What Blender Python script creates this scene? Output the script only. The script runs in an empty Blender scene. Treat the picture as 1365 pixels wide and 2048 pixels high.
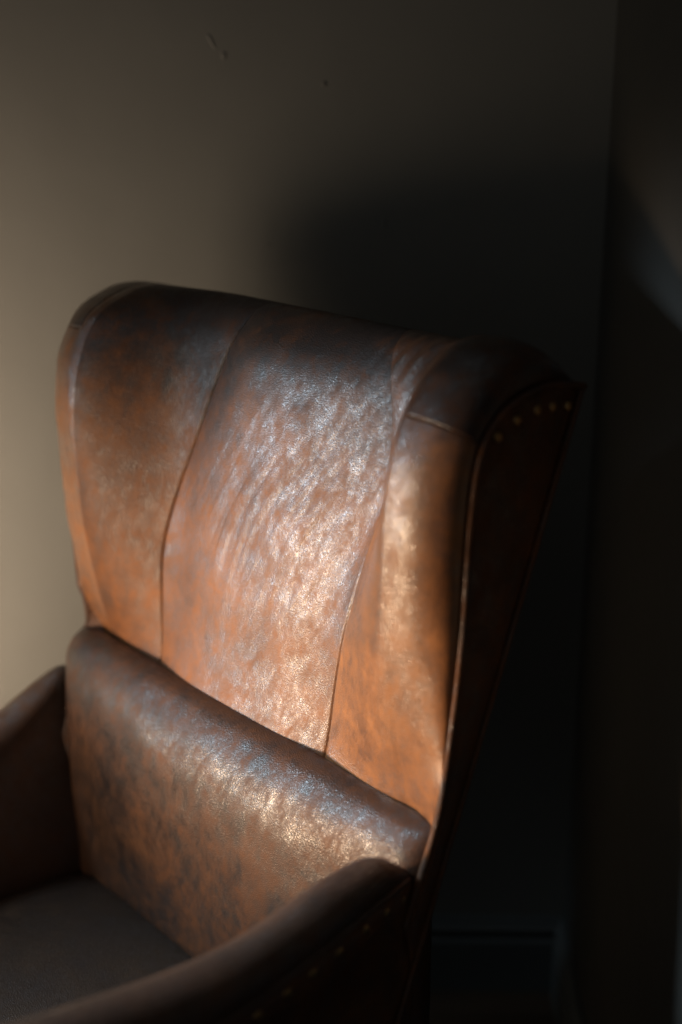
import bpy, math, random
from mathutils import Vector, Matrix, noise as mn
from bisect import bisect_right

random.seed(7)
sc = bpy.context.scene
col = sc.collection
R = math.radians

# ------------------------------------------------------------------ camera
cam_d = bpy.data.cameras.new('camera')
cam = bpy.data.objects.new('camera', cam_d)
col.objects.link(cam)
cam.location = (0, 0, 1.43)
cam.rotation_euler = (R(90 - 17.9), 0, 0)
cam_d.sensor_fit = 'HORIZONTAL'
cam_d.sensor_width = 24.0
cam_d.lens = 24.0 * 2741 / 1365
cam_d.clip_start = 0.05
cam_d.clip_end = 60
cam_d.dof.use_dof = True
cam_d.dof.focus_distance = 1.47
cam_d.dof.aperture_fstop = 1.5
cam_d.dof.aperture_blades = 9
sc.camera = cam

# ------------------------------------------------------------------ world, lights, exposure
w = bpy.data.worlds.new('World')
sc.world = w
w.use_nodes = True
w.node_tree.nodes['Background'].inputs[0].default_value = (0.62, 0.64, 0.64, 1)
w.node_tree.nodes['Background'].inputs[1].default_value = 0.14

sc.view_settings.view_transform = 'Standard'
sc.view_settings.look = 'None'
sc.view_settings.exposure = 0
sc.view_settings.gamma = 1
sc.view_settings.use_curve_mapping = False
sc.cycles.use_denoising = True
sc.cycles.use_light_tree = False
sc.cycles.max_bounces = 6


def aim(o, target):
    d = Vector(target) - o.location
    o.rotation_euler = d.to_track_quat('-Z', 'Y').to_euler()


def area(name, loc, target, sx, sy, energy, color, spread=180):
    ld = bpy.data.lights.new(name, 'AREA')
    ld.shape = 'RECTANGLE'
    ld.size = sx
    ld.size_y = sy
    ld.energy = energy
    ld.color = color
    ld.spread = R(spread)
    o = bpy.data.objects.new(name, ld)
    col.objects.link(o)
    o.location = loc
    aim(o, target)
    return o


def spot(name, loc, target, radius, half, energy, color, blend=1.0):
    ld = bpy.data.lights.new(name, 'SPOT')
    ld.shadow_soft_size = radius
    ld.spot_size = R(2 * half)
    ld.spot_blend = blend
    ld.energy = energy
    ld.color = color
    o = bpy.data.objects.new(name, ld)
    col.objects.link(o)
    o.location = loc
    aim(o, target)
    return o


lw = spot('low_window_light', (-1.50, 0.95, 0.66), (0.0, 1.31, 0.80), 0.16, 14, 175.0, (1.0, 0.67, 0.41))
lw.scale = (1.75, 1.0, 1.0)                         # a wide, low opening
spot('broad_window_light', (-1.50, 0.95, 0.64), (-0.20, 1.66, 0.52), 0.30, 38, 14.0, (1.0, 0.80, 0.55))
spot('raking_window_light', (-1.20, 1.32, 0.58), (-1.02, 1.90, 0.64), 0.42, 56, 160.0, (1.0, 0.775, 0.57))
area('cool_window_light', (-2.0, 1.34, 0.95), (0.0, 1.38, 0.93), 0.30, 0.40, 0.50, (0.66, 0.84, 1.0), 15)
area('upper_window_light', (-1.80, 1.22, 1.95), (-0.12, 1.08, 0.46), 0.5, 0.5, 2.4, (0.64, 0.84, 1.0), 33)


# ------------------------------------------------------------------ helpers
def mesh_obj(name, verts, faces, mat, parent=None, smooth=True):
    me = bpy.data.meshes.new(name)
    me.from_pydata([tuple(v) for v in verts], [], faces)
    me.validate()
    me.update()
    if smooth:
        me.polygons.foreach_set('use_smooth', [True] * len(me.polygons))
    me.materials.append(mat)
    o = bpy.data.objects.new(name, me)
    col.objects.link(o)
    if parent:
        o.parent = parent
    return o


def grid_obj(name, rows, mat, parent=None, flip=False, closed=False):
    """rows: list of equally long lists of points"""
    n, m = len(rows), len(rows[0])
    verts = [p for r in rows for p in r]
    faces = []
    for i in range(n - 1):
        for j in range(m if closed else m - 1):
            k = (j + 1) % m
            f = (i * m + j, i * m + k, (i + 1) * m + k, (i + 1) * m + j)
            faces.append(f[::-1] if flip else f)
    return mesh_obj(name, verts, faces, mat, parent)


def thicken(o, t):
    md = o.modifiers.new('thickness', 'SOLIDIFY')
    md.thickness = t
    md.offset = -1
    return o


def cr(pts, t):
    """Catmull-Rom through a list of tuples, t in [0, len-1]"""
    n = len(pts)
    i = min(max(int(math.floor(t)), 0), n - 2)
    f = t - i
    p1, p2 = pts[i], pts[i + 1]
    p0 = pts[i - 1] if i > 0 else tuple(2 * a - b for a, b in zip(p1, p2))
    p3 = pts[i + 2] if i + 2 < n else tuple(2 * b - a for a, b in zip(p1, p2))
    out = []
    for a, b, c, d in zip(p0, p1, p2, p3):
        out.append(0.5 * (2 * b + (c - a) * f + (2 * a - 5 * b + 4 * c - d) * f * f + (3 * b - a - 3 * c + d) * f ** 3))
    return out


def sst(x):
    x = min(max(x, 0), 1)
    return x * x * (3 - 2 * x)


def nz(p, s, seed=0.0):
    return mn.noise(Vector((p[0] * s + seed, p[1] * s - seed, p[2] * s + 3.1)))


def tube(name, path, rad, mat, parent, seg=12):
    rows = []
    n = len(path)
    ref = Vector((0, 0, 1))
    for i, p in enumerate(path):
        p = Vector(p)
        a = Vector(path[max(i - 1, 0)])
        b = Vector(path[min(i + 1, n - 1)])
        tg = (b - a).normalized()
        s = tg.cross(Vector((1, 0, 0)))
        if s.length < 1e-3:
            s = tg.cross(ref)
        s.normalize()
        u = tg.cross(s).normalized()
        r = rad[i] if isinstance(rad, (list, tuple)) else rad
        rows.append([p + s * math.cos(2 * math.pi * k / seg) * r + u * math.sin(2 * math.pi * k / seg) * r for k in range(seg)])
    o = grid_obj(name, rows, mat, parent, closed=True)
    return o


# ------------------------------------------------------------------ materials
def new_mat(name):
    m = bpy.data.materials.new(name)
    m.use_nodes = True
    nt = m.node_tree
    return m, nt, nt.nodes['Principled BSDF']


def N(nt, typ, **kw):
    n = nt.nodes.new(typ)
    for k, v in kw.items():
        if k.startswith('i_'):
            key = k[2:]
            key = int(key) if key.isdigit() else key.replace('_', ' ')
            n.inputs[key].default_value = v
        else:
            setattr(n, k, v)
    return n


def ramp(nt, stops, fac, interp='LINEAR'):
    r = nt.nodes.new('ShaderNodeValToRGB')
    r.color_ramp.interpolation = interp
    els = r.color_ramp.elements
    while len(els) < len(stops):
        els.new(0.5)
    for e, (p, c) in zip(els, stops):
        e.position = p
        e.color = (c[0], c[1], c[2], 1) if hasattr(c, '__len__') else (c, c, c, 1)
    nt.links.new(fac, r.inputs[0])
    return r


def leather(name, bias=0.0, wrinkle=0.0, tan=(0.285, 0.106, 0.031), mid=(0.094, 0.037, 0.015), dark=(0.022, 0.015, 0.013),
            rough=(0.32, 0.56), spec=0.6, seed=0.0, grain=1.0, coat=0.65, cr_=0.21, top_dark=0.0):
    m, nt, b = new_mat(name)
    L = nt.links.new
    tc = N(nt, 'ShaderNodeTexCoord')
    mp = N(nt, 'ShaderNodeMapping')
    mp.inputs['Location'].default_value = (seed, seed * 0.7, -seed * 0.3)
    L(tc.outputs['Object'], mp.inputs['Vector'])
    P = mp.outputs['Vector']
    # large worn patches
    n1 = N(nt, 'ShaderNodeTexNoise', i_Scale=8.0, i_Detail=9.0, i_Roughness=0.70, i_Distortion=0.25)
    L(P, n1.inputs['Vector'])
    # smaller mottling
    n2 = N(nt, 'ShaderNodeTexNoise', i_Scale=48.0, i_Detail=8.0, i_Roughness=0.78, i_Distortion=0.1)
    L(P, n2.inputs['Vector'])
    # streaky rub marks, stretched down the back
    mp2 = N(nt, 'ShaderNodeMapping')
    mp2.inputs['Scale'].default_value = (1.0, 1.0, 0.40)
    mr = N(nt, 'ShaderNodeMapping')
    mr.inputs['Rotation'].default_value = (0, R(-24), 0)
    L(P, mr.inputs['Vector'])
    L(mr.outputs['Vector'], mp2.inputs['Vector'])
    n3 = N(nt, 'ShaderNodeTexNoise', i_Scale=70.0, i_Detail=5.0, i_Roughness=0.65, i_Distortion=0.4)
    L(mp2.outputs['Vector'], n3.inputs['Vector'])
    # pebble grain
    vo = N(nt, 'ShaderNodeTexVoronoi', feature='DISTANCE_TO_EDGE', i_Scale=400.0, i_Randomness=1.0)
    L(P, vo.inputs['Vector'])
    n4 = N(nt, 'ShaderNodeTexNoise', i_Scale=620.0, i_Detail=3.0, i_Roughness=0.6)
    L(P, n4.inputs['Vector'])

    a1 = N(nt, 'ShaderNodeMath', operation='MULTIPLY', i_1=0.58)
    L(n1.outputs[0], a1.inputs[0])
    a2 = N(nt, 'ShaderNodeMath', operation='MULTIPLY', i_1=0.45)
    L(n2.outputs[0], a2.inputs[0])
    a3 = N(nt, 'ShaderNodeMath', operation='MULTIPLY', i_1=0.25)
    L(n3.outputs[0], a3.inputs[0])
    a4 = N(nt, 'ShaderNodeMath', operation='MULTIPLY', i_1=0.22)
    L(n4.outputs[0], a4.inputs[0])
    s = N(nt, 'ShaderNodeMath', operation='ADD')
    L(a1.outputs[0], s.inputs[0]); L(a2.outputs[0], s.inputs[1])
    s2 = N(nt, 'ShaderNodeMath', operation='ADD')
    L(s.outputs[0], s2.inputs[0]); L(a3.outputs[0], s2.inputs[1])
    s3 = N(nt, 'ShaderNodeMath', operation='ADD')
    L(s2.outputs[0], s3.inputs[0]); L(a4.outputs[0], s3.inputs[1])
    s4 = N(nt, 'ShaderNodeMath', operation='ADD', i_1=bias - 0.26)
    L(s3.outputs[0], s4.inputs[0])
    if top_dark:
        # leather colour darkens towards the top, with a ragged edge
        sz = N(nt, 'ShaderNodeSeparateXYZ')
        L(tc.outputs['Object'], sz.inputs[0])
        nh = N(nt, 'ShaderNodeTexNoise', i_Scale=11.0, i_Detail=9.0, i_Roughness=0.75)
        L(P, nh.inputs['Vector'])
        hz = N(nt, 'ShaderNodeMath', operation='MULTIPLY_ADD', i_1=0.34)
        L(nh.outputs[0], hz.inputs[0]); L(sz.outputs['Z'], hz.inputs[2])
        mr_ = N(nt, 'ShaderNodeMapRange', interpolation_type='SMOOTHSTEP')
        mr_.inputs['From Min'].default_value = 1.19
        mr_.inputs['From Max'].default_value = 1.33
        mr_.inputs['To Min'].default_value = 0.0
        mr_.inputs['To Max'].default_value = -top_dark
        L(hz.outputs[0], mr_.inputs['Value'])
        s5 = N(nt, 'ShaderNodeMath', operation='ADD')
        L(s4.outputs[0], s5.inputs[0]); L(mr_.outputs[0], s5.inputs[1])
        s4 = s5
    crp = ramp(nt, [(0.20, dark), (0.40, mid), (0.70, tan)], s4.outputs[0])
    L(crp.outputs[0], b.inputs['Base Color'])

    # gloss: glazed plateaus and matt, scuffed patches
    g = N(nt, 'ShaderNodeMath', operation='MULTIPLY_ADD', i_1=0.5, i_2=0.0)
    L(n2.outputs[0], g.inputs[0])
    g2 = N(nt, 'ShaderNodeMath', operation='MULTIPLY_ADD', i_1=0.5)
    L(n3.outputs[0], g2.inputs[0]); L(g.outputs[0], g2.inputs[2])
    rr = ramp(nt, [(0.38, rough[0]), (0.62, rough[1])], g2.outputs[0])
    L(rr.outputs[0], b.inputs['Roughness'])
    sp = ramp(nt, [(0.36, spec), (0.64, spec * 0.35)], g2.outputs[0])
    L(sp.outputs[0], b.inputs['Specular IOR Level'])

    b.inputs['Coat Weight'].default_value = 0.5
    b.inputs['Coat IOR'].default_value = 1.5
    cw = ramp(nt, [(0.42, coat), (0.56, 0.0)], g2.outputs[0])
    vc = N(nt, 'ShaderNodeTexVoronoi', feature='F1', i_Scale=430.0, i_Randomness=1.0)
    L(P, vc.inputs['Vector'])
    sx = N(nt, 'ShaderNodeSeparateColor')
    L(vc.outputs['Color'], sx.inputs[0])
    cell = ramp(nt, [(0.35, 0.35), (0.75, 1.0)], sx.outputs[0])
    cm = N(nt, 'ShaderNodeMath', operation='MULTIPLY')
    L(cw.outputs[0], cm.inputs[0]); L(cell.outputs[0], cm.inputs[1])
    L(cm.outputs[0], b.inputs['Coat Weight'])
    b.inputs['Coat Roughness'].default_value = cr_
    # bump chain
    vr = ramp(nt, [(0.0, 0.0), (0.35, 1.0)], vo.outputs['Distance'])
    b1 = N(nt, 'ShaderNodeBump', i_Strength=0.8 * grain, i_Distance=0.00042)
    L(vr.outputs[0], b1.inputs['Height'])
    b2 = N(nt, 'ShaderNodeBump', i_Strength=0.8 * grain, i_Distance=0.00030)
    L(n4.outputs[0], b2.inputs['Height']); L(b1.outputs[0], b2.inputs['Normal'])
    b3 = N(nt, 'ShaderNodeBump', i_Strength=0.5, i_Distance=0.0005)
    L(n2.outputs[0], b3.inputs['Height']); L(b2.outputs[0], b3.inputs['Normal'])
    last = b3
    if wrinkle:
        # fine pulled creases fanning across the middle of the back
        mw = N(nt, 'ShaderNodeMapping')
        mw.inputs['Scale'].default_value = (1, 1, 0.085)
        mwr = N(nt, 'ShaderNodeMapping')
        mwr.inputs['Rotation'].default_value = (0, R(-30), 0)
        L(tc.outputs['Object'], mwr.inputs['Vector'])
        L(mwr.outputs['Vector'], mw.inputs['Vector'])
        nw = N(nt, 'ShaderNodeTexNoise', i_Scale=44.0, i_Detail=2.0, i_Roughness=0.45, i_Distortion=0.35)
        L(mw.outputs['Vector'], nw.inputs['Vector'])
        # mask around the creased area
        vm = N(nt, 'ShaderNodeVectorMath', operation='DISTANCE')
        vm.inputs[1].default_value = (0.07, 0.03, 0.98)
        L(tc.outputs['Object'], vm.inputs[0])
        mk = ramp(nt, [(0.07, 1.0), (0.21, 0.10)], vm.outputs['Value'], 'EASE')
        st = N(nt, 'ShaderNodeMath', operation='MULTIPLY', i_1=wrinkle)
        L(mk.outputs[0], st.inputs[0])
        b4 = N(nt, 'ShaderNodeBump', i_Distance=0.006)
        L(st.outputs[0], b4.inputs['Strength'])
        L(nw.outputs[0], b4.inputs['Height']); L(last.outputs[0], b4.inputs['Normal'])
        last = b4
    L(last.outputs[0], b.inputs['Normal'])
    L(last.outputs[0], b.inputs['Coat Normal'])
    return m


M_back = leather('leather_back', bias=-0.02, wrinkle=0.3, grain=0.5, coat=0.32, top_dark=0.26)
M_wing = leather('leather_wing', bias=0.035, tan=(0.325, 0.126, 0.038), rough=(0.28, 0.42), spec=1.0, coat=1.0, grain=0.5, cr_=0.20, top_dark=0.20)
M_wing_far = leather('leather_wing_far', bias=-0.03, rough=(0.42, 0.54), spec=0.45, coat=0.08, grain=0.6, top_dark=0.24)
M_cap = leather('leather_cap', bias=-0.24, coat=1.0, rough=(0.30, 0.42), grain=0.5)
M_lumbar = leather('leather_lumbar', tan=(0.22, 0.088, 0.029), bias=-0.20, coat=0.6, grain=0.55, seed=6.2)
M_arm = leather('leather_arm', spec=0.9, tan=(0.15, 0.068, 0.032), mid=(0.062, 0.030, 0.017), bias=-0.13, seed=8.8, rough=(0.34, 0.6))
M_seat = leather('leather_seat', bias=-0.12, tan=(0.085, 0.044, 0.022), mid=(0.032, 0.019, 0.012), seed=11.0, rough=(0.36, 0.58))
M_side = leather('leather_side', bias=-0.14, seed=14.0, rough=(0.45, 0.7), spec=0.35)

M_brass, nt, b = new_mat('aged_brass')
b.inputs['Base Color'].default_value = (0.34, 0.21, 0.09, 1)
b.inputs['Metallic'].default_value = 1
b.inputs['Roughness'].default_value = 0.38

M_wood, nt, b = new_mat('dark_wood')
wv = N(nt, 'ShaderNodeTexNoise', i_Scale=30.0, i_Detail=5.0)
rw = ramp(nt, [(0.3, (0.02, 0.01, 0.006)), (0.7, (0.05, 0.025, 0.014))], wv.outputs[0])
nt.links.new(rw.outputs[0], b.inputs['Base Color'])
b.inputs['Roughness'].default_value = 0.4


def wall_mat(name, marks, k=1.0):
    m, nt, b = new_mat(name)
    L = nt.links.new
    tc = N(nt, 'ShaderNodeTexCoord')
    P = tc.outputs['Object']
    n = N(nt, 'ShaderNodeTexNoise', i_Scale=1.8, i_Detail=4.0, i_Roughness=0.6)
    L(P, n.inputs['Vector'])
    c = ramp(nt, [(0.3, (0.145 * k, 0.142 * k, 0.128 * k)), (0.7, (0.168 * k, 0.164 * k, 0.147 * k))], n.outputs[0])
    L(c.outputs[0], b.inputs['Base Color'])
    b.inputs['Roughness'].default_value = 0.62
    b.inputs['Specular IOR Level'].default_value = 0.3
    n2 = N(nt, 'ShaderNodeTexNoise', i_Scale=9.0, i_Detail=5.0, i_Roughness=0.55)
    L(P, n2.inputs['Vector'])
    b1 = N(nt, 'ShaderNodeBump', i_Strength=0.35, i_Distance=0.006)
    L(n2.outputs[0], b1.inputs['Height'])
    n3 = N(nt, 'ShaderNodeTexNoise', i_Scale=260.0, i_Detail=3.0, i_Roughness=0.6)
    L(P, n3.inputs['Vector'])
    b2 = N(nt, 'ShaderNodeBump', i_Strength=0.35, i_Distance=0.0006)
    L(n3.outputs[0], b2.inputs['Height']); L(b1.outputs[0], b2.inputs['Normal'])
    last = b2
    # filler blobs and dents in the plaster: (centre, radii, height)
    for (cx, cy, cz, rx, rz, rot, h) in marks:
        mp = N(nt, 'ShaderNodeMapping', vector_type='TEXTURE')
        mp.inputs['Location'].default_value = (cx, cy, cz)
        mp.inputs['Rotation'].default_value = (0, rot, 0)
        mp.inputs['Scale'].default_value = (rx, 0.5, rz)
        L(P, mp.inputs['Vector'])
        nn = N(nt, 'ShaderNodeTexNoise', i_Scale=90.0, i_Detail=2.0)
        L(P, nn.inputs['Vector'])
        ln = N(nt, 'ShaderNodeVectorMath', operation='LENGTH')
        L(mp.outputs['Vector'], ln.inputs[0])
        ad = N(nt, 'ShaderNodeMath', operation='MULTIPLY_ADD', i_1=0.9)
        L(nn.outputs[0], ad.inputs[0]); L(ln.outputs['Value'], ad.inputs[2])
        rp = ramp(nt, [(0.45, 1.0), (1.0, 0.0)], ad.outputs[0], 'EASE')
        bb = N(nt, 'ShaderNodeBump', i_Strength=1.0, i_Distance=h)
        L(rp.outputs[0], bb.inputs['Height']); L(last.outputs[0], bb.inputs['Normal'])
        last = bb
    L(last.outputs[0], b.inputs['Normal'])
    return m


WALL_Y = 1.90
CORNER = Vector((0.360, WALL_Y, 0))
M_wall_right = wall_mat('painted_plaster_shaded', [], 0.34)  # back wall's plaster, its colour darkened to stand in for shade
M_wall = wall_mat('painted_plaster', [
    (-0.172, WALL_Y, 1.468, 0.006, 0.026, R(-32), 0.0018),
    (-0.155, WALL_Y, 1.448, 0.007, 0.012, R(0), 0.0015),
    (0.060, WALL_Y, 1.232, 0.005, 0.030, R(18), 0.0022),
    (-0.022, WALL_Y, 1.412, 0.007, 0.007, 0, 0.003),
    (-0.100, WALL_Y, 1.20, 0.006, 0.006, 0, 0.003),
])
M_skirt, nt, b = new_mat('dark_painted_skirting')
b.inputs['Base Color'].default_value = (0.075, 0.080, 0.078, 1)
b.inputs['Roughness'].default_value = 0.4
nn = N(nt, 'ShaderNodeTexNoise', i_Scale=60.0, i_Detail=3.0)
bb = N(nt, 'ShaderNodeBump', i_Strength=0.2, i_Distance=0.001)
nt.links.new(nn.outputs[0], bb.inputs['Height'])
nt.links.new(bb.outputs[0], b.inputs['Normal'])
M_floor, nt, b = new_mat('dark_floor')
tc = N(nt, 'ShaderNodeTexCoord')
br = N(nt, 'ShaderNodeTexBrick', i_Scale=1.0, i_Mortar_Size=0.002)
br.inputs['Brick Width'].default_value = 1.2
br.inputs['Row Height'].default_value = 0.13
br.inputs['Color1'].default_value = (0.045, 0.028, 0.018, 1)
br.inputs['Color2'].default_value = (0.06, 0.036, 0.022, 1)
br.inputs['Mortar'].default_value = (0.01, 0.008, 0.006, 1)
nt.links.new(tc.outputs['Object'], br.inputs['Vector'])
nt.links.new(br.outputs['Color'], b.inputs['Base Color'])
b.inputs['Roughness'].default_value = 0.5

# ------------------------------------------------------------------ room corner
RW = Vector((0.0385, 1.0, 0)).normalized()          # run of the right wall, away from the viewer
RN = Vector((-RW.y, RW.x, 0))                       # its face normal, into the room
BW = Vector((-1, 0.015, 0)).normalized()            # run of the back wall, to the left
BN = Vector((0.015 * -1, -1, 0)).normalized()


def box_prism(name, p0, p1, nrm, z0, z1, t, mat, parent=None):
    """a wall slab from p0 to p1 with its face on that line, thickness t going away from nrm"""
    a, b_ = Vector(p0), Vector(p1)
    back = -nrm * t
    vs = []
    for z in (z0, z1):
        for q in (a, b_, b_ + back, a + back):
            vs.append((q.x, q.y, z))
    fs = [(0, 1, 5, 4), (1, 2, 6, 5), (2, 3, 7, 6), (3, 0, 4, 7), (4, 5, 6, 7), (3, 2, 1, 0)]
    return mesh_obj(name, vs, fs, mat, parent, smooth=False)


wb = box_prism('back_wall', CORNER, CORNER + BW * 3.4, -BW.cross(Vector((0, 0, 1))) if False else Vector((-0.015, -1, 0)).normalized(), 0, 2.6, 0.15, M_wall)
wb['kind'] = 'structure'
wb['label'] = 'grey beige plastered wall behind the armchair'
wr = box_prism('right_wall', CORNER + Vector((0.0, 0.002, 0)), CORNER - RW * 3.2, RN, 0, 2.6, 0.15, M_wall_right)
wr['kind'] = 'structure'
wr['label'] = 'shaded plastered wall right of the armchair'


def skirting(name, p0, run, length, nrm, mat, parent, h=0.132, sgn=1, mitre=1):
    """moulded skirting board: cross-section swept along the wall, mitred at p0"""
    prof = [(0.000, h), (0.005, h), (0.009, h - 0.004), (0.009, h - 0.009), (0.012, h - 0.012), (0.016, h - 0.017),
            (0.014, h - 0.024), (0.010, h - 0.030), (0.010, h - 0.034), (0.016, h - 0.038), (0.017, h - 0.044), (0.017, 0.0)]
    rows = []
    for d in (0.0, length):
        row = []
        for (o, z) in prof:
            q = Vector(p0) + run * (o * mitre if d == 0 else d) + nrm * (o + 0.001)
            row.append((q.x, q.y, z + 0.0005))
        rows.append(row)
    o = grid_obj(name, rows, mat, parent)
    o.data.polygons.foreach_set('use_smooth', [False] * len(o.data.polygons))
    return o


s1 = skirting('skirting_board', CORNER, BW, 3.3, Vector((-0.015, -1, 0)).normalized(), M_skirt, None)
s2 = skirting('skirting_board', CORNER, -RW, 3.1, RN, M_skirt, None)
for s_, lb in ((s1, 'dark moulded skirting board along the wall behind the armchair'), (s2, 'dark moulded skirting board running toward the viewer on the right wall')):
    s_['kind'] = 'structure'
    s_['label'] = lb
fl = mesh_obj('floor', [(-3.1, -1.4, 0), (0.6, -1.4, 0), (0.6, 2.1, 0), (-3.1, 2.1, 0)], [(0, 1, 2, 3)], M_floor, smooth=False)
fl['kind'] = 'structure'
fl['label'] = 'dark boarded floor'

# ------------------------------------------------------------------ the armchair
chair = bpy.data.objects.new('wingback_armchair', None)
col.objects.link(chair)
chair.location = (-0.1211, 1.4352, 0)
chair.rotation_euler = (0, 0, R(-49.5))
chair['label'] = 'worn brown leather wingback armchair with brass nails, standing in the room corner'
chair['category'] = 'armchair'

# side profiles (y, z): middle of the back, front of the wing, piping, rear edge
PC = [(-.022, .685), (.001, .735), (.016, .80), (.024, .88), (.034, .96), (.046, 1.03), (.058, 1.09), (.068, 1.13), (.080, 1.154), (.096, 1.171), (.116, 1.177), (.140, 1.170), (.153, 1.148)]
PW = [(-.022, .66), (-.006, .722), (-.018, .80), (-.028, .88), (-.032, .96), (-.034, 1.03), (-.027, 1.09), (-.008, 1.135), (.018, 1.162), (.055, 1.180), (.092, 1.184), (.130, 1.174), (.153, 1.149)]
PP = [(-.068, .655), (-.034, .735), (-.020, .79), (-.008, .87), (.000, .95), (.003, 1.02), (.009, 1.08), (.020, 1.115), (.042, 1.138), (.070, 1.150), (.100, 1.155), (.130, 1.152), (.153, 1.147)]
XF, XP = 0.292, 0.355
TN = len(PC) - 1
TS = [i * TN / 220 for i in range(221)]


SX = {-1: [(0.158,), (0.160,), (0.165,), (0.163,), (0.146,), (0.122,), (0.102,), (0.088,), (0.078,), (0.072,), (0.068,), (0.066,), (0.066,)],
      1: [(0.158,), (0.160,), (0.163,), (0.176,), (0.192,), (0.200,), (0.196,), (0.184,), (0.172,), (0.165,), (0.160,), (0.158,), (0.158,)]}


def seam_x(t, side):
    # distance of the seam from the middle of the back
    return cr(SX[side], t)[0]


def back_pt(x, t):
    """point on the inside back / wing between x = -XF and XF"""
    c, wv_ = cr(PC, t), cr(PW, t)
    ax = abs(x)
    side = 1 if x > 0 else -1
    wv_[1] += (0.009 if side > 0 else -0.007) * sst((t - 7) / 2) * sst((12 - t) / 1.5)
    if side < 0:
        wv_[0] += 0.010 * sst((4.0 - t) / 3)
    up = sst((t - 2.0) / 4.0) * (1.0 if side > 0 else 0.30)                   # the wing stands prouder towards the top
    x0 = 0.10 + 0.125 * up
    bl = sst((ax - x0) / (XF - x0)) ** (1.25 - 0.25 * up)
    y = c[0] + (wv_[0] - c[0]) * bl
    z = c[1] + (wv_[1] - c[1]) * bl
    # stuffing: the middle panel and the wing panels belly out a little
    xs = seam_x(t, side)
    fade = sst((9.5 - t) / 3)
    if ax < xs:
        y -= 0.014 * fade * (1 - (ax / xs) ** 2) ** (0.9 if side < 0 else 0.9 + 0.7 * sst((t - 3) / 2))
    else:
        y -= 0.005 * fade * math.sin(math.pi * min(1, (ax - xs) / (XF - xs))) ** 0.8
    # sewn-in seam
    y += 0.0014 * math.exp(-((ax - xs) / 0.0020) ** 2) * (sst((10.5 - t) / 3) if side < 0 else sst((4.6 - t) / 1.6))
    y += 0.0022 * nz((x, 0, z), 9, 1.7) * fade
    # long shallow creases fanning over the middle of the back
    zz_ = z - 0.84
    q = x - (0.15 * zz_ + 1.7 * zz_ * zz_)
    mk = math.exp(-((q + 0.0) / 0.095) ** 2) * math.exp(-((z - 0.97) / 0.095) ** 2)
    if mk > 0.02:
        wv1 = mn.noise(Vector((q * 75, z * 7, 0.3))) + 0.5 * mn.noise(Vector((q * 150, z * 12, 5.3)))
        ph_ = 2 * math.pi * q / 0.0125 + 4.0 * mn.noise(Vector((q * 22, z * 9, 7.7)))
        y += mk * (0.0012 * wv1 + 0.00042 * math.sin(ph_) * sst(0.5 + 1.2 * mn.noise(Vector((q * 18, z * 11, 2.2)))))
    # gathers pulled in towards the top corner of the near wing
    gx = math.exp(-((x - 0.225) / 0.06) ** 2) * math.exp(-((z - 1.172) / 0.026) ** 2)
    y += 0.0022 * gx * math.sin((x * 0.9 - z * 0.55 + 0.012 * nz((x, 0, z), 14, 2)) * 330)
    return (x, y, z)


def pp(side, t):
    p = cr(PP, t)
    if side < 0 and t < 2:                      # the far piping tucks in behind the arm
        k = (2 - t) / 2
        p[0] += 0.050 * k
    if side < 0:
        p[0] += 0.010 * sst((4.0 - t) / 3)
    return p


def outer(side, z):
    """half-width over the piping; the far side is drawn in a little where the arm starts"""
    return XP - (0.037 * sst((0.93 - z) / 0.20) if side < 0 else 0.0)


def roll_pt(side, ph, t):
    """rounded front of the wing from its crest (ph=0) to the piping (ph=1)"""
    a, p = back_pt(side * XF, t), pp(side, t)
    an = ph * math.pi / 2
    x = XF + (outer(side, p[1]) - XF) * math.sin(an)
    k = 1 - math.cos(an) ** (1.0 if t < 7 else 1.0 - 0.35 * sst((t - 7) / 2) * sst((12 - t) / 2))
    y = a[1] + (p[0] - a[1]) * k
    z = a[2] + (p[1] - a[2]) * k
    f = 4 * ph * (1 - ph)
    d = 0.0018 * nz((x, y, z), 22, 5.0 + side) * f
    return (side * (x + d * 0.5), y - d, z)


# middle panel
rows = []
for t in TS:
    xl, xr = seam_x(t, -1), seam_x(t, 1)
    rows.append([back_pt(-xl + (xl + xr) * (0.5 - 0.5 * math.cos(math.pi * j / 160)), t) for j in range(161)])
thicken(grid_obj('back_panel', rows, M_back, chair), 0.006)

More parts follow.
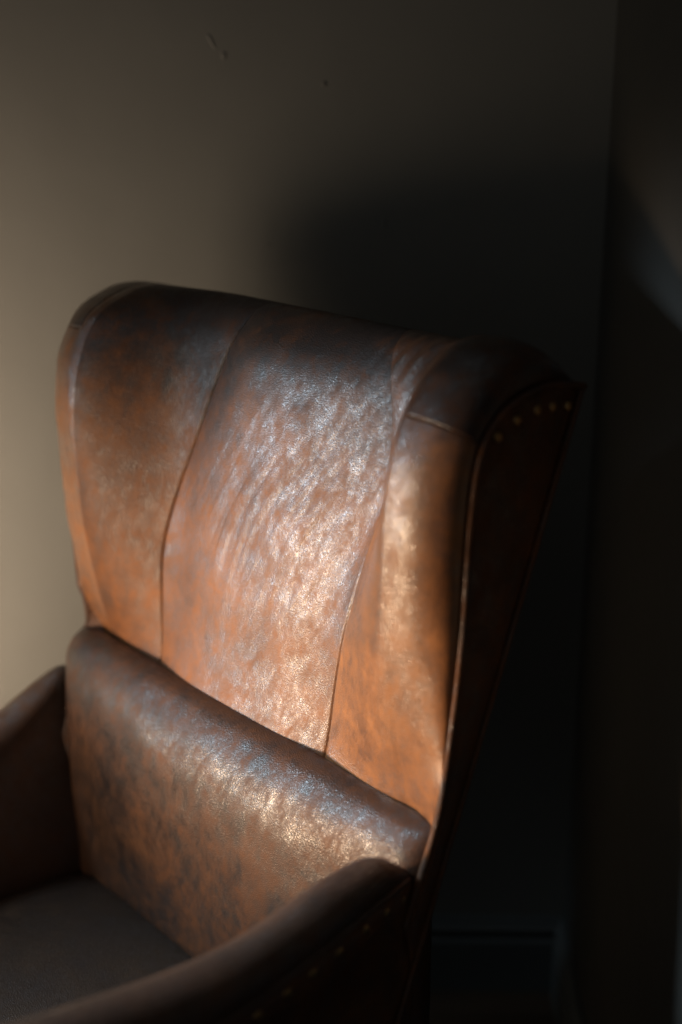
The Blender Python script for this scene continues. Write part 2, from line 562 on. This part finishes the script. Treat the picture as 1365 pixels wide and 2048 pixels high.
T_CAP = 6.92
for side in (-1, 1):
    nin = 56
    def wing_row(t, lo, hi):
        xs = seam_x(t, side)
        r = [back_pt(side * (xs + (XF - xs) * (j / nin) ** 1.4), t) for j in range(nin + 1)]
        r += [roll_pt(side, j / 24, t) for j in range(1, 25)]
        return r[lo:hi]
    full = nin + 25
    cut = nin - 1
    rr = [wing_row(T_CAP * i / 90, 0, full) for i in range(91)] + [wing_row(T_CAP + (TN - T_CAP) * i / 60, 0, full) for i in range(1, 61)]
    vs = [p for r in rr for p in r]
    fs = []
    for i in range(len(rr) - 1):
        for j in range(full - 1):
            if i >= 90 and j >= cut:
                continue
            f = (i * full + j, i * full + j + 1, (i + 1) * full + j + 1, (i + 1) * full + j)
            fs.append(f[::-1] if side < 0 else f)
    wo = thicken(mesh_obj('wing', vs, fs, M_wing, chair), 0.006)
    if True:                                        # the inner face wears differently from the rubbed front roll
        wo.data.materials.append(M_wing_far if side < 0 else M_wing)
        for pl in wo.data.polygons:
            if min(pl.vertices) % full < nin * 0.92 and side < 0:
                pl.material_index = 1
    rr = []
    for i in range(61):                             # the cap laps over the front piece
        lift = 0.0004 * math.exp(-i / 6.0)
        row = wing_row(T_CAP + (TN - T_CAP) * i / 60, cut, full)
        rr.append([(p[0] + side * lift * 0.6 * sst((j - 1) / 16), p[1] - lift * sst(j / 8), p[2]) for j, p in enumerate(row)])
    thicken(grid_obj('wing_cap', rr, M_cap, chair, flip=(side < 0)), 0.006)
    # piping down the outer edge of the wing
    pth = []
    for i in range(121):
        t = TN * i / 120 if side > 0 else 1.4 + (TN - 1.4) * i / 120
        p = pp(side, t)
        pth.append((side * (outer(side, p[1]) + 0.003), p[0] + 0.002, p[1] - 0.001))
    tube('piping', pth, 0.0036, M_side, chair)

# rear edge, side posts and outside back
def rear(z):
    return 0.153 - (1.148 - z) * 0.378 if z > 0.30 else 0.153 - (1.148 - 0.30) * 0.378 + (0.30 - z) * 0.10


for side in (-1, 1):
    rows = []
    for i in range(61):
        t = TN * i / 60
        p = pp(side, t)
        # matching height on the rear edge
        zr = p[1] - 0.0 if p[1] < 1.147 else p[1] - 0.002
        zr = 0.60 + (p[1] - 0.655) * (1.145 - 0.60) / (1.147 - 0.655)
        zr = min(zr, 1.145)
        yr = rear(zr)
        rows.append([(side * (outer(side, p[1]) + 0.001 + 0.004 * math.sin(math.pi * k / 12)), p[0] + (yr - p[0]) * k / 12, p[1] - 0.002 + (zr - p[1] + 0.002) * k / 12) for k in range(13)])
    thicken(grid_obj('outer_wing_panel', rows, M_side, chair, flip=(side < 0)), 0.004)
    # rear post below the wing, going down to the frame
    rows = []
    for i in range(41):
        zt = 0.668 if side > 0 else 0.56
        z = zt - i * (zt - 0.14) / 40
        yr = rear(z)
        yf = -0.075 + 0.0 * i
        rows.append([(side * ((outer(side, z) if side > 0 else XP + 0.02) - 0.002), yr - 0.13 + 0.13 * k / 8, z) for k in range(9)])
    thicken(grid_obj('rear_post', rows, M_side, chair, flip=(side > 0)), 0.004)
    tube('piping', [(side * (outer(side, 1.147 - i * 0.02) + 0.003), rear(1.147 - i * 0.02), 1.147 - i * 0.02) for i in range(50)], 0.0030, M_side, chair)

rows = []
for i in range(61):
    z = 1.147 - i * (1.147 - 0.14) / 60
    rows.append([(outer(-1 if k < 15 else 1, z) * (2 * k / 30 - 1), rear(z) + max(0, 0.0 - rear(z)) * sst((1 - abs(2 * k / 30 - 1)) / 0.14) + 0.035 * math.sin(math.pi * k / 30) ** 0.35, z) for k in range(31)])
thicken(grid_obj('outside_back', rows, M_side, chair), 0.004)

# lumbar pad
PL = [(-.028, .690), (-.016, .706), (-.003, .722), (-.014, .729), (-.031, .722), (-.045, .700), (-.053, .660), (-.057, .60), (-.057, .53), (-.054, .46), (-.052, .40), (-.050, .35)]
XL = 0.336
rows = []
for i in range(111):
    t = (len(PL) - 1) * i / 110
    y, z = cr(PL, t)
    r = []
    for j in range(121):
        s_ = -1 + 2 * j / 120
        x = (0.350 if s_ > 0 else 0.330 - 0.020 * sst((t - 4) / 3)) * s_
        e = max(0, (abs(s_) - 0.90) / 0.10) if s_ > 0 else max(0, (abs(s_) - 0.86) / 0.14)
        rnd = 1 - math.sqrt(max(0, 1 - e * e))     # rounded ends
        yy = y + 0.022 * rnd * sst((t - 1.5) / 3)
        zz = z - (0.0 if s_ > 0 else 0.014) * rnd * sst((6.5 - t) / 3)
        bel = (1 - s_ * s_)
        yy -= 0.012 * bel * sst((t - 3) / 3)
        d = 0.0014 * nz((x, yy, zz), 8, 9.0) + 0.0012 * nz((x, yy, zz), 26, 2.0)
        r.append((x, yy - d, zz + d * 0.6))
    rows.append(r)
thicken(grid_obj('lumbar_pad', rows, M_lumbar, chair), 0.006)

# seat cushion
rows = []
nx, ny = 70, 90
for i in range(ny + 1):
    v = i / ny
    r = []
    for j in range(nx + 1):
        u = -1 + 2 * j / nx
        x = 0.305 * u
        y = -0.03 - 0.60 * v
        ed = (1 - abs(u) ** 6) * (1 - (2 * v - 1) ** 8)
        z = 0.375 + 0.05 * ed ** 0.5 + 0.018 * math.cos(u * math.pi / 2) * math.sin(math.pi * v) + 0.003 * nz((x, y, 0), 7, 4)
        r.append((x, y, z))
    rows.append(r)
lo = [[(p[0], p[1], 0.27) for p in rows[0]]]
hi = [[(p[0], p[1], 0.27) for p in rows[-1]]]
rows = [[(p[0], p[1], p[2]) for p in r] for r in lo + rows + hi]
rows = [[(r[0][0], r[0][1], 0.27)] + r + [(r[-1][0], r[-1][1], 0.27)] for r in rows]
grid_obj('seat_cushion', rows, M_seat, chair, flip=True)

# arms: path of the roll (y, x, z, radius)
ARM_N = [(-.052, .341, .697, .006), (-.070, .343, .705, .013), (-.085, .345, .711, .018), (-.110, .347, .714, .022), (-.160, .351, .709, .0255), (-.210, .354, .701, .026), (-.270, .356, .693, .0275),
         (-.340, .356, .694, .030), (-.420, .354, .703, .031), (-.500, .352, .712, .033), (-.60, .352, .712, .035), (-.66, .352, .69, .034)]
ARM_F = [(-.022, .340, .664, .010), (-.040, .343, .658, .017), (-.060, .345, .645, .022), (-.090, .348, .624, .026), (-.130, .352, .598, .030), (-.180, .356, .578, .031), (-.240, .358, .566, .032), (-.300, .360, .562, .032),
         (-.380, .362, .566, .034), (-.450, .362, .575, .036), (-.520, .362, .585, .038), (-.60, .362, .59, .040), (-.66, .362, .575, .038)]
ARM_IN = {}
for side, path in ((-1, ARM_F), (1, ARM_N)):
    rows, low = [], []
    for i in range(101):
        y, x, z, r = cr(path, (len(path) - 1) * i / 100)
        row = []
        # inner face from the seat up to the roll
        for k in range(26):
            f = k / 26
            zz = 0.36 + (z - 0.36) * f
            xi = 0.292 + (x - r - 0.292) * sst(f) + -0.010 * math.sin(math.pi * f)
            dd = 0.003 * nz((xi * side, y, zz), 10, 3 + side)
            row.append((side * (xi + dd), y, zz))
        for k in range(31):
            a = math.pi - k / 30 * math.radians(215)
            dd = 1 + 0.03 * nz((side * x, y, z + a * 0.05), 18, 1)
            row.append((side * (x + r * math.cos(a) * dd), y, z + r * 0.95 * math.sin(a) * dd))
        rows.append(row)
        low.append((side * (x + r * math.cos(math.radians(-35)) + 0.001), y, z + r * 0.95 * math.sin(math.radians(-35)) - 0.001))
    # close the front of the arm
    cx = (rows[-1][0][0] + rows[-1][-1][0]) / 2
    for k in range(1, 6):
        f = k / 5
        rows.append([(p[0] + (cx - p[0]) * f * f, p[1] - 0.018 * math.sin(f * math.pi / 2), p[2]) for p in rows[100]])
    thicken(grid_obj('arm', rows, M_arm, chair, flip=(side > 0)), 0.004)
    tube('piping', low, 0.0036, M_arm, chair)
    # outside of the arm
    srows = []
    for i, p in enumerate(low):
        srows.append([(side * (abs(p[0]) + (XP - 0.004 - abs(p[0])) * sst(k / 4)), p[1], p[2] - 0.002 - (p[2] - 0.16) * k / 20) for k in range(21)])
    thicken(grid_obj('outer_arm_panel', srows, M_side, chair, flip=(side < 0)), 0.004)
    ARM_IN[side] = low

# brass nails
nail_me = None


def nail(p, nrm, r=0.0055):
    global nail_me
    if nail_me is None:
        vs, fs = [(0, 0, r * 0.62)], []
        seg, rg = 14, 5
        for i in range(1, rg + 1):
            a = i / rg * math.pi / 2
            for k in range(seg):
                b_ = 2 * math.pi * k / seg
                vs.append((r * math.sin(a) * math.cos(b_), r * math.sin(a) * math.sin(b_), r * 0.62 * math.cos(a)))
        for k in range(seg):
            fs.append((0, 1 + k, 1 + (k + 1) % seg))
        for i in range(rg - 1):
            for k in range(seg):
                a_, b_ = 1 + i * seg + k, 1 + i * seg + (k + 1) % seg
                fs.append((a_, a_ + seg, b_ + seg, b_))
        o = mesh_obj('nail', vs, fs, M_brass, chair)
        nail_me = o.data
    else:
        o = bpy.data.objects.new('nail', nail_me)
        col.objects.link(o)
        o.parent = chair
    o.location = p
    o.rotation_euler = Vector(nrm).to_track_quat('Z', 'Y').to_euler()
    return o


for side in (1, -1):
    low = ARM_IN[side]
    acc = 0.012
    for i in range(1, len(low)):
        a, b_ = Vector(low[i - 1]), Vector(low[i])
        acc += (b_ - a).length
        if acc > 0.030:
            acc = 0
            nail(b_ + Vector((side * 0.0015, 0, -0.014)), (side, 0, -0.1))
    for (y, z) in ((0.037, 1.118), (0.062, 1.129), (0.089, 1.134), (0.110, 1.134), (0.132, 1.131)):
        nail((side * (XP + 0.004), y, z), (side, 0, 0))

# seat frame and legs, below the picture
bm_v = []
for z in (0.13, 0.30):
    for (x, y) in ((-.345, -.645), (.345, -.645), (.345, -.16), (-.345, -.16)):
        bm_v.append((x, y, z))
mesh_obj('seat_frame', bm_v, [(0, 1, 5, 4), (1, 2, 6, 5), (2, 3, 7, 6), (3, 0, 4, 7), (4, 5, 6, 7), (3, 2, 1, 0)], M_side, chair, smooth=False)
for (x, y, kick) in ((-.31, -.60, 0), (.31, -.60, 0), (-.31, -.20, 0.04), (.31, -.20, 0.04)):
    rows = []
    for i in range(9):
        f = i / 8
        r = 0.027 - 0.012 * f
        rows.append([(x + r * math.cos(2 * math.pi * k / 12), y + kick * f * f + r * math.sin(2 * math.pi * k / 12), 0.15 - 0.149 * f) for k in range(12)])
    grid_obj('leg', rows, M_wood, chair, closed=True, flip=True)
